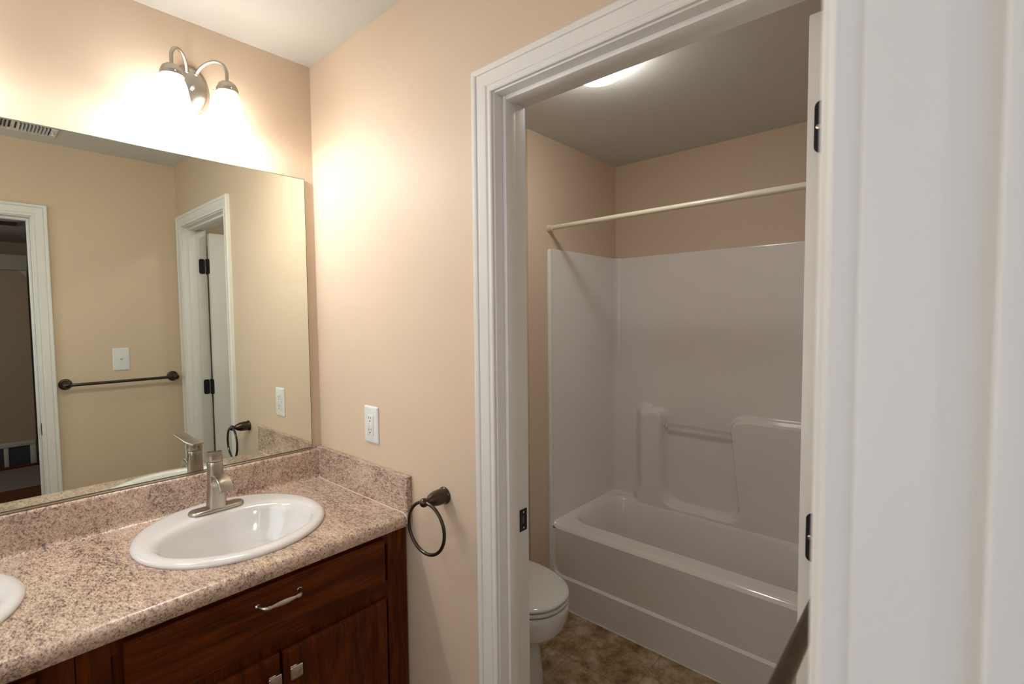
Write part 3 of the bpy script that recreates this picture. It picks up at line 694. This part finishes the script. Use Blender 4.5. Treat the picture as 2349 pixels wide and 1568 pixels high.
# ---------------------------------------------------------------- toilet
TX = .600
to = thing('toilet', (TX, -.36, 0), 'white toilet with closed lid between the doorway and the tub', 'toilet')
def egg(rx, rf, rbk, yc, z, n=56, e=2.25):
    P = []
    for k in range(n):
        a = 2*PI*k/n; c_, s_ = math.cos(a), math.sin(a); ry = rf if s_ < 0 else rbk
        P.append((TX+rx*math.copysign(abs(c_)**(2/e), c_), yc+ry*math.copysign(abs(s_)**(2/e), s_), z))
    return P
b = MB(); R = [egg(.125,.150,.22,-.40,0), egg(.128,.154,.22,-.40,.012), egg(.123,.148,.22,-.40,.05), egg(.114,.140,.22,-.40,.13), egg(.108,.134,.21,-.40,.19), egg(.110,.140,.20,-.40,.215), egg(.125,.170,.20,-.405,.240), egg(.150,.215,.20,-.41,.270), egg(.166,.240,.20,-.415,.295),
          egg(.169,.243,.20,-.415,.300), egg(.176,.253,.20,-.415,.330), egg(.180,.258,.20,-.415,.365), egg(.180,.258,.20,-.415,.384), egg(.176,.254,.195,-.415,.391), egg(.12,.19,.14,-.415,.391)]
V = b.grid(R, cv=True); b.cap(V[0][::-1]); b.cap(V[-1]); b.box(TX-.17, TX+.17, -.225, -.03, .30, .388, bev=.02, seg=4); b.box(TX-.09, TX+.09, -.20, -.05, .0, .31, bev=.02, seg=3)
obj('bowl', b, 'toiletwhite', to, smooth=50)
b = MB(); R = [egg(.172,.250,.19,-.415,.396), egg(.178,.257,.195,-.415,.399), egg(.179,.258,.196,-.415,.406), egg(.176,.255,.194,-.415,.411), egg(.15,.22,.17,-.415,.412)]
V = b.grid(R, cv=True); b.cap(V[0][::-1]); b.cap(V[-1]); obj('seat', b, 'toiletwhite', to, smooth=50)
b = MB(); R = [egg(.168,.246,.19,-.415,.416), egg(.178,.257,.195,-.415,.418), egg(.1795,.259,.197,-.415,.424), egg(.177,.256,.195,-.415,.430), egg(.166,.244,.185,-.415,.434), egg(.12,.19,.14,-.415,.4375), egg(.05,.09,.07,-.415,.439)]
V = b.grid(R, cv=True); b.cap(V[0][::-1]); b.cap(V[-1]); obj('lid', b, 'toiletwhite', to, smooth=50)
b = MB(); b.box(TX-.215, TX+.215, -.205, -.018, .392, .735, bev=.022, seg=4); obj('tank', b, 'toiletwhite', to, smooth=50)
b = MB(); b.box(TX-.225, TX+.225, -.215, -.012, .737, .770, bev=.011, seg=3); obj('tank_lid', b, 'toiletwhite', to, smooth=50)

# baseboards where the room can be seen from the side
def baseboard(name, x0, x1, y0, y1): struct(name, box(x0, x1, y0, y1, 0, .083, bev=.003), 'trim')
baseboard('baseboard_toilet_side', DW+.001, .991, -.0125, -.0005)
baseboard('baseboard_door_side', -.0125, -.0005, JL+.066, -.5340)
baseboard('baseboard_opposite', DR+.066, -.016, OY+.0005, OY+.0125)

# ---------------------------------------------------------------- what the mirror shows of the bedroom
pw = thing('bedroom_partition', (-1.6, -5.56, 0), 'brown-grey partition wall panel seen through the bedroom doorway in the mirror', 'partition')
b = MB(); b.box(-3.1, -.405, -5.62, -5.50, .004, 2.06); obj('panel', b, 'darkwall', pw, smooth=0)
b = MB(); b.box(-3.1, -.400, -5.64, -5.47, 2.06, 2.215, bev=.003); hd = obj('header_board', b, 'greyboard', pw, smooth=30, label='grey header board')
b = MB(); b.extrude([(-.47,2.0595),(-.405,2.0595),(-.405,1.99)], lambda u, v, t: (u, t, v), -5.60, -5.49); obj('bracket', b, 'greyboard', hd, smooth=0)
ff = thing('framed_opening', (-.70, -5.48, .004), 'low white frame around a dark panel, in the mirror at the left edge', 'frame')
b = MB()
for a in ((-1.45, -.412, -5.4985, -5.475, .215, .262), (-.458, -.412, -5.4985, -5.475, .004, .215), (-1.45, -1.40, -5.4985, -5.475, .004, .215), (-.655, -.620, -5.4985, -5.480, .004, .215)): b.box(*a, bev=.004)
obj('surround', b, 'greyboard', ff)
b = MB(); b.box(-1.40, -.458, -5.4985, -5.490, .004, .215); obj('dark_panel', b, 'tv', ff, smooth=0)
struct('trim_3', box(-3.1, 1.5, -5.46, -5.40, .0045, .022, bev=.003), 'woodH')
struct('floor_hall_boards', box(-3.1, 1.5, -4.47, OY-.125, .0045, .012), 'woodH')
cv = thing('bedroom_air_register', (-.56, -4.62, H), 'small dark ceiling register in the bedroom, seen in the mirror', 'air vent')
b = MB(); b.box(-.66, -.49, -4.80, -4.50, H-.008, H-.0005, bev=.002); obj('frame', b, 'greyboard', cv)
b = MB(); b.box(-.64, -.51, -4.77, -4.53, H-.010, H-.0081); obj('grille', b, 'slot', cv, smooth=0)
